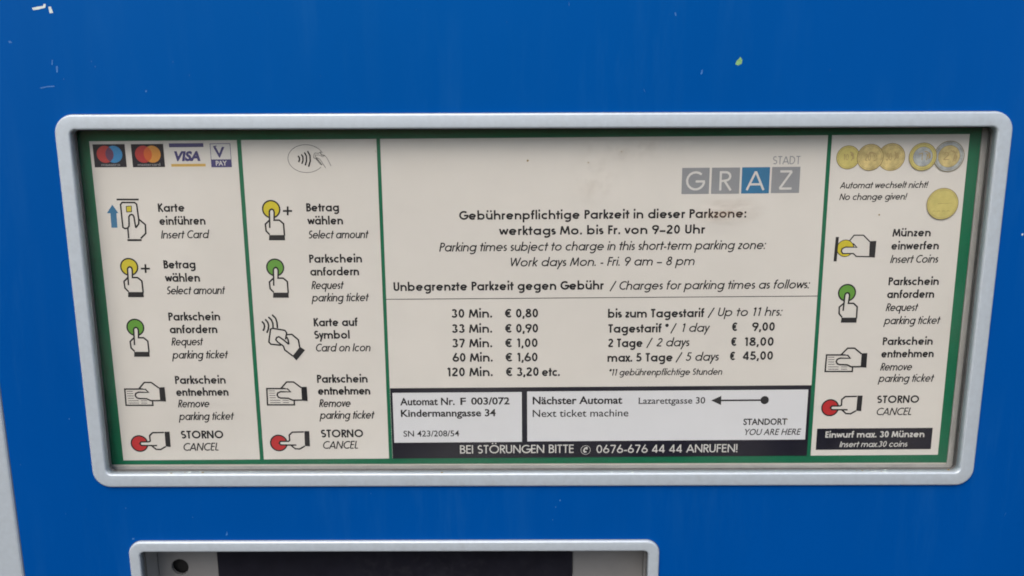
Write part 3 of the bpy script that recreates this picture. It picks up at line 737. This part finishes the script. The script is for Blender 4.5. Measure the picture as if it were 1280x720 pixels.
def seal(name, rect, y0, y1, inset, r, m='seal_rubber_and_shadow'):
    x0, z0, x1, z1 = rect
    g = lambda d, y: rr(x0 + d, z0 + d, x1 - d, z1 - d, max(.5, r - d), y)
    return mpart(loft, name, [g(-1.5, y0), g(inset - .15, y0), g(inset, y0 + .15), g(inset, y1), g(-1.5, y1)], m, None)
seal('window_seal', WIN, 3.05, 3.75, .25, 2.2)
seal('display_seal', DSP, 3.05, 3.9, .35, 2.0)

# window pane, its carrier frame and the recess behind it
def ringbox(name, rect, y0, y1, a, b, r, m):
    """ring between growth a (inner) and b (outer)"""
    x0, z0, x1, z1 = rect
    g = lambda d, y: rr(x0 - d, z0 - d, x1 + d, z1 + d, max(.4, r + d), y)
    return mpart(loft, name, [g(b, y0), g(a + .2, y0), g(a, y0 + .2), g(a, y1), g(b, y1)], m, None, close=True)
def pane(name, rect, y0, y1, r, m):
    x0, z0, x1, z1 = rect
    return mpart(loft, name, [rr(x0, z0, x1, z1, r, y0), rr(x0, z0, x1, z1, r, y1)], m, None, cap_last=True, cap_first=True)
pane('window_pane', (WIN[0] - 2.2, WIN[1] - 1.4, WIN[2] + 1.0, WIN[3] + 1.4), 3.8, 5.5, 3.0, 'acrylic_pane')
g = lambda a, b, c, d, y, r=1.2: rr(a, b, c, d, r, y)
mpart(loft, 'window_recess', [g(-182, -76, 182, 76, 5.6), g(-176.9, -70.7, 175.6, 72.4, 5.6), g(-176.75, -70.5, 175.75, 72.3, 5.8), g(-177.3, -70.9, 176.3, 73.0, 7.6),
      g(-177.0, -70.6, 176.0, 72.8, 7.75), g(-176.1, -69.0, 173.3, 71.9, 7.78, .6), g(-176.1, -69.0, 173.3, 71.9, 9.6, .6)], 'wall_grey', None, cap_last=True)

x0, z0, x1, z1 = -176.6, -70.3, 175.5, 72.1
gg = lambda d, y: rr(x0 + d, z0 + d, x1 - d, z1 - d, 1.2, y)
mpart(loft, 'pane_gasket', [gg(-.2, 5.75), gg(.55, 5.75), gg(.7, 5.9), gg(.7, 6.4), gg(-.2, 6.4)], 'seal_rubber_and_shadow', None)
x0, z0, x1, z1 = WIN
# display recess: deep, with two grey brackets beside the black screen
x0, z0, x1, z1 = DSP
mpart(loft, 'display_recess', [rr(x0 - .9, z0 - .9, x1 + .9, z1 + .9, 2.5, 3.95), rr(x0 - .9, z0 - .9, x1 + .9, z1 + .9, 2.5, 24.0)], 'wall_grey', None, cap_last=True)
LCDL, LCDR = -138.2, 18.2
hole_c = (-155.1, -120.0)
hole = [(hole_c[0] + 3.75 * math.cos(2 * math.pi * i / 32), hole_c[1] + 3.75 * math.sin(2 * math.pi * i / 32)) for i in range(32)]
plate_l = mpart(plate, 'side_bracket', [(x0 - .6, z0 - .6), (LCDL, z0 - .6), (LCDL, z1 + .6), (x0 - .6, z1 + .6)], [hole], 16.5, 18.1, 'bracket_grey', None)
plate_l['label'] = 'grey side bracket with a round hole'
mpart(plate, 'side_bracket', [(LCDR, z0 - .6), (x1 + .6, z0 - .6), (x1 + .6, z1 + .6), (LCDR, z1 + .6)], [], 16.5, 18.1, 'bracket_grey', None)
mpart(box, 'hole_cup', hole_c[0] - 5, 20.5, hole_c[1] - 5, hole_c[0] + 5, 21.5, hole_c[1] + 5, 'dark_inside', None)
mpart(box, 'display_screen', LCDL + .15, 15.5, z0 - .4, LCDR - .15, 19, z1 + .4, 'display_black', None, bev=.25)

# chips and scratches in the lacquer
for col_, q in MARKS:
    p = Print(0.97)
    p.fill({'pale': 'chip_pale', 'sky': 'chip_sky', 'green': 'chip_green'}[col_], q)
    o = to_machine(p.build('paint_chip', None))
    if col_ == 'green': o['label'] = 'greenish fleck stuck on the blue lacquer'

random.seed(11)
for i in range(34):
    # fine scratches and specks, mostly above the window
    xx, zz = (random.uniform(-205, 200), random.uniform(80, 118)) if i % 3 else (random.choice([random.uniform(-208, -184), random.uniform(184, 205), random.uniform(-150, 150)]), random.uniform(-96, -78))
    if -182 < xx < 182 and -76 < zz < 77: continue
    r_ = random.uniform(.10, .22); a_ = random.uniform(60, 120); l_ = random.choice([1, 1, 2.5, 5]) * r_
    d_ = Vector((math.cos(R(a_)), math.sin(R(a_))))
    n_ = Vector((-d_.y, d_.x)) * r_ * .6
    c_ = Vector((xx, zz))
    p = Print(0.97)
    p.fill('chip_faint', [tuple(c_ - d_ * l_), tuple(c_ + n_), tuple(c_ + d_ * l_), tuple(c_ - n_)])
    to_machine(p.build('paint_chip', None))

# dirt on the pane
def smear(x, z, w, h, m, y=3.77):
    p = Print(y)
    p.fill(m, [(x - w / 2, z - h / 2), (x + w / 2, z - h / 2), (x + w / 2, z + h / 2), (x - w / 2, z + h / 2)])
    o = to_machine(p.build('smear', None))
    return o
smear(76, 38.0, 30, 13, 'brown_smear')
smear(24, 50, 20, 24, 'faint_smear')
smear(36, 62, 44, 12, 'faint_smear')

smear(-160, 36, 12, 26, 'dust_smear')
for (sx_, sz_, rr_) in ((-1.9, 57.2, .42), (21.3, 56.4, .28), (134.4, 36.0, .35), (34, 60.5, .25), (-60, 61, .2), (104, -47.4, .25)):
    p = Print(3.76)
    p.disc('coin_edge', (sx_, sz_), rr_, 9)
    to_machine(p.build('dirt_speck', None))
# pale crumbs of dried lime along the inner lower edge of the frame
random.seed(4)
for i in range(26):
    xx = random.choice([random.uniform(-150, -120), random.uniform(-172, 172), random.uniform(130, 160)])
    p = Print(2.0)
    r_ = random.uniform(.15, .45)
    b_ = len(p.v)
    bm = bmesh.new()
    bmesh.ops.create_icosphere(bm, subdivisions=1, radius=r_ * MM)
    for v_ in bm.verts: v_.co.z *= .35; v_.co.x *= random.uniform(1, 2.2)
    me = bpy.data.meshes.new('dirt_crumb'); bm.to_mesh(me); bm.free()
    me.materials.append(MATS['chip_pale' if i % 3 else 'coin_edge'])
    o = link('dirt_crumb', me, None, (xx * MM, random.uniform(.5, 2.6) * MM, (WIN[1] + .05) * MM))
    to_machine(o)

# ------------------------------------------------------------------ the information sheet behind the pane
sheet = bpy.data.objects.new('information_sheet', None)
sheet.empty_display_size = 0.03
sheet.location = (0, 0.009, -0.0689)
C.objects.link(sheet)
sheet['label'] = 'printed parking instruction and tariff sheet with green borders behind the window pane'
sheet['category'] = 'information sheet'
def sp(o, dy=0.0):
    o.parent = sheet
    o.location = Vector(o.location) - Vector((0, 0.009, -0.0689))
    return o
sp(box('backing_board', -176.0, 8.02, -68.9, 173.2, 9.4, 71.8, 'cream_board', None, bev=.1))
gp = box('green_border', -175.9, 7.9, -68.1, 173.1, 8.0, 71.7, 'green_ink', None)
sp(gp)

def panel(name, x0, z0, x1, z1, y0, y1, m, label):
    """a printed field; origin at the sheet's centre so that its lettering shares its coordinates"""
    o = box(name, x0, y0, z0, x1, y1, z1, m, None)
    o.parent = sheet
    o.location = (0, -0.009, 0.0689)
    o.rotation_euler = (0, -R(.27), 0)
    if label: o['label'] = label
    return o
E_ = EDGES
top, bot = E_['top'], E_['bot']
YF = 7.80
p1 = panel('instruction_field', E_['left'], bot, E_['d1a'], top, YF, 7.895, 'paper', 'left cream field with card payment steps')
p2 = panel('instruction_field', E_['d1b'], bot, E_['d2a'], top, YF, 7.895, 'paper', 'second cream field with contactless payment steps')
p3 = panel('tariff_field', E_['d2b'], bot, E_['d3a'], top, YF, 7.895, 'paper', 'wide cream field with the parking tariff')
p4 = panel('instruction_field', E_['d3b'], bot, E_['right'], top, YF, 7.895, 'paper', 'right cream field with coin payment steps')
YT = YF - .03
for it in COL1: text_line(it, YT, p1)
for it in COL2: text_line(it, YT, p2)
for it in TARIFF: text_line(it, YT, p3)
for it in COL4: text_line(it, YT, p4)

def pictogram(kind, at, parent, colour=None, plus=False, name='pictogram'):
    p = Print(YT)
    items = list(ICONS[kind]) + (list(ICONS['plus']) if plus else [])
    if kind == 'contactless':
        p.ring('grey_line', at, 7.05, .24, 40, rz=5.35)
        p.fill('paper', [(at[0] + a, at[1] + b) for a, b in ((4.6, -2.4), (5.2, 2.0), (8.3, 2.2), (8.5, -3.6), (6.8, -4.3))])
    for it in items:
        if it[0] == 'disc':
            c = (at[0] + it[2][0], at[1] + it[2][1]); m_ = colour if it[1] == 'COL' else it[1]
            p.disc(m_, c, it[3] - .1); p.ring('ink', c, it[3], .58 if kind != 'coin' else .3)
        else:
            pts = [(at[0] + a, at[1] + b) for a, b in it[3]]
            if it[0] == 'fill': p.fill(it[1], pts)
            elif it[0] == 'line': p.line(it[1], it[2], pts)
            else: p.line(it[1], it[2], pts, closed=True)
    return p.build(name, parent)
pf = {0: p1, 1: p2, 2: p4}
for i, at in enumerate(PLACES['press_yellow']): pictogram('press', at, pf[i], 'yellow_ink', True)['label'] = 'hand pressing a yellow button with plus sign'
for i, at in enumerate(PLACES['press_green']): pictogram('press', at, pf[i], 'green_disc')['label'] = 'hand pressing a green button'
for i, at in enumerate(PLACES['ticket']): pictogram('ticket', at, pf[i])['label'] = 'hand taking a parking ticket'
for i, at in enumerate(PLACES['cancel']): pictogram('cancel', at, pf[i])['label'] = 'hand pressing a red button'
pictogram('coin', PLACES['coin'][0], p4)['label'] = 'hand inserting a yellow coin'
pictogram('card', PLACES['card'][0], p1)['label'] = 'hand inserting a card beside a blue arrow'
pictogram('symbol', PLACES['symbol'][0], p2)['label'] = 'hand holding a card to radio waves'
pictogram('contactless', PLACES['contactless'][0], p2)['label'] = 'oval contactless symbol with waves and hand'

# payment marks, top left
def rectpts(r): return [(r[0], r[1]), (r[2], r[1]), (r[2], r[3]), (r[0], r[3])]
def card_mark(rect, ca, cb, ma, mb, mo, txt):
    p = Print(YT)
    p.fill('band_ink', rectpts(rect))
    d = 2.28; r = 3.28
    cz = (rect[1] + rect[3]) / 2 + .55; cx = (rect[0] + rect[2]) / 2
    a = (cx - d / 2 - .55, cz); b = (cx + d / 2 + .55, cz)
    p.disc(ma, a, r); p.disc(mb, b, r)
    hw = (b[0] - a[0]) / 2; ang = math.degrees(math.acos(hw / r))
    p.fill(mo, arc(a[0], a[1], r, r, -ang, ang, 10) + arc(b[0], b[1], r, r, 180 - ang, 180 + ang, 10)[1:-1])
    s, u0, u1, v, cap, style, font, ink = txt
    font_text(p, s, u0, u1, v, cap, style, ink)
    return p.build('card_logo', p1)
card_mark(LOGOS['dark1'], None, None, 'logo_red', 'logo_blue', 'overlap_purple', LOGOTXT[3])['label'] = 'dark card logo with red and blue discs'
card_mark(LOGOS['dark2'], None, None, 'logo_red', 'orange_ink', 'overlap_orange', LOGOTXT[4])['label'] = 'dark card logo with red and orange discs'
p = Print(YT)
p.fill('violet_ink', rectpts(LOGOS['bar'])); p.fill('gold_bar', rectpts(LOGOS['gold']))
s, u0, u1, v, cap, style, font, ink = LOGOTXT[0]; font_text(p, s, u0, u1, v, cap, style, ink)
p.build('card_logo', p1)['label'] = 'card logo with a violet bar above and a gold bar below'
p = Print(YT)
vb = LOGOS['vbox']
p.fill('white_ink', rectpts(vb))
p.line('violet_ink', .22, [(vb[0] + .1, vb[1] + .1), (vb[2] - .1, vb[1] + .1), (vb[2] - .1, vb[3] - .1), (vb[0] + .1, vb[3] - .1)], closed=True)
p.fill('violet_ink', [(vb[0], vb[1]), (vb[2], vb[1]), (vb[2], vb[1] + 3.0), (vb[0], vb[1] + 3.0)])
for t in LOGOTXT[1:3]:
    s, u0, u1, v, cap, style, font, ink = t; font_text(p, s, u0, u1, v, cap, style, ink)
p.line('violet_ink', .4, [(-123.2, 63.4), (-121.9, 63.7)])
p.build('card_logo', p1)['label'] = 'small boxed card logo with a violet lower band'

# printed coins
def coin(c, inner, outer, two=False):
    x, z, r = c
    p = Print(YT)
    p.disc('coin_edge', (x, z), r)
    p.disc(outer, (x, z), r - .25)
    p.ring('coin_edge', (x, z), r - .75, .1, 36)
    if two:
        p.disc(inner, (x, z), r * .70)
        p.ring('coin_edge', (x, z), r * .70, .12, 30)
    return p
def relief(p, x, z, s, num):
    # worn relief: figure and map-like blotch
    if num: stroke_text(p, num, x - s * .55, x + s * .05, z - s * .35, s * .75, 'l', 'coin_relief')
    random.seed(int(x * 10))
    for k in range(6):
        a = random.uniform(-70, 70)
        p.line('coin_relief', .34, arc(x + s * .1, z, s * random.uniform(.3, .75), s * random.uniform(.3, .75), a, a + 55))
order = [(2, 'coin_gold', 'coin_gold', False), (0, 'coin_light', 'coin_light', False), (1, 'coin_gold', 'coin_gold', False), (4, 'coin_gold', 'coin_silver', True), (3, 'coin_silver', 'coin_light', True), (5, 'coin_light', 'coin_light', False)]
dy = 0
nums = {0: '10', 1: '20', 2: '50', 3: '1', 4: '2', 5: None}
for i, a, b, two in order:
    p = coin(COINS[i], a, b, two)
    if i == 5:
        x, z, r = COINS[i]
        p.line('coin_edge', .1, [(x - r * .3, z + .1), (x + r * .6, z + .25)])
        for k in range(4): p.line('coin_edge', .12, arc(x - r * .5 + k * r * .3, z - r * .5, .5, .4, 0, 200))
    else:
        relief(p, COINS[i][0], COINS[i][1], COINS[i][2] * .7, nums[i])
    for k in range(len(p.v)): p.v[k] = (p.v[k][0], p.v[k][1] - dy * .08, p.v[k][2])
    dy += 1
    o = p.build('printed_coin', p4)

# tile logo of the city
for i, (rc, t) in enumerate(zip(SQ, SQT)):
    p = Print(YT)
    p.fill('blue_ink' if i == 2 else 'grey_ink', rectpts(rc))
    s, u0, u1, v, cap, style, font, ink = t
    stroke_text(p, s, u0, u1, v, cap, style, ink)
    p.build('letter_tile', p3)['label'] = 'blue square with a white letter' if i == 2 else 'grey square with a white letter'
p = Print(YT)
p.line('ink', .28, [(RULE[0] + .2, RULE[2]), (RULE[1] - .1, RULE[2])])
p.build('ruled_line', p3)

# machine address: black field with two white stickers
bb = panel('black_field', E_['d2b'] + .1, bot + .05, E_['d3a'] - .05, BLACK[3], YT - .1, YT - .02, 'band_ink', 'black field framing the two white stickers')
for it in BAND: text_line(it, YT - .14, bb)
p = Print(YT - .14)
ph = PHONE
p.ring('white_ink', ph, 1.95, .17, 24)
p.line('white_ink', .62, [(ph[0] - .35, ph[1] - 1.15), (ph[0] - .75, ph[1] - .2), (ph[0] - .3, ph[1] + .75), (ph[0] + .75, ph[1] + 1.15)])
p.line('white_ink', .55, [(ph[0] - .5, ph[1] - 1.0), (ph[0] + .35, ph[1] - .7)])
p.line('white_ink', .55, [(ph[0] + .2, ph[1] + .85), (ph[0] + .7, ph[1] + .3)])
p.build('telephone_symbol', bb)
YS = YT - .22
s1 = panel('sticker', *STK1, YS, YT - .12, 'sticker_white', 'left white sticker with the machine number')
s2 = panel('sticker', *STK2, YS, YT - .12, 'sticker_white', 'wide white sticker pointing to the next machine')
for it in ST1: text_line(it, YS - .02, s1)
for it in ST2: text_line(it, YS - .02, s2)
p = Print(YS - .02)
a0, a1, a2 = ARROW
zz = (a0[1] + a2[1]) / 2
p.fill('ink', [(a0[0], zz), (a1[0], zz - 2.0), (a1[0], zz + 2.0)])
p.line('ink', .7, [(a1[0] - .3, zz), (a2[0], zz)])
p.disc('ink', (a2[0], zz), 1.75, 24)
p.build('direction_arrow', s2)
cb_ = panel('black_label', CBOX[0], CBOX[1], CBOX[2], CBOX[3], YT - .1, YT - .02, 'band_ink', 'black box with white coin limit note')
for it in COINBAND: text_line(it, YT - .14, cb_)
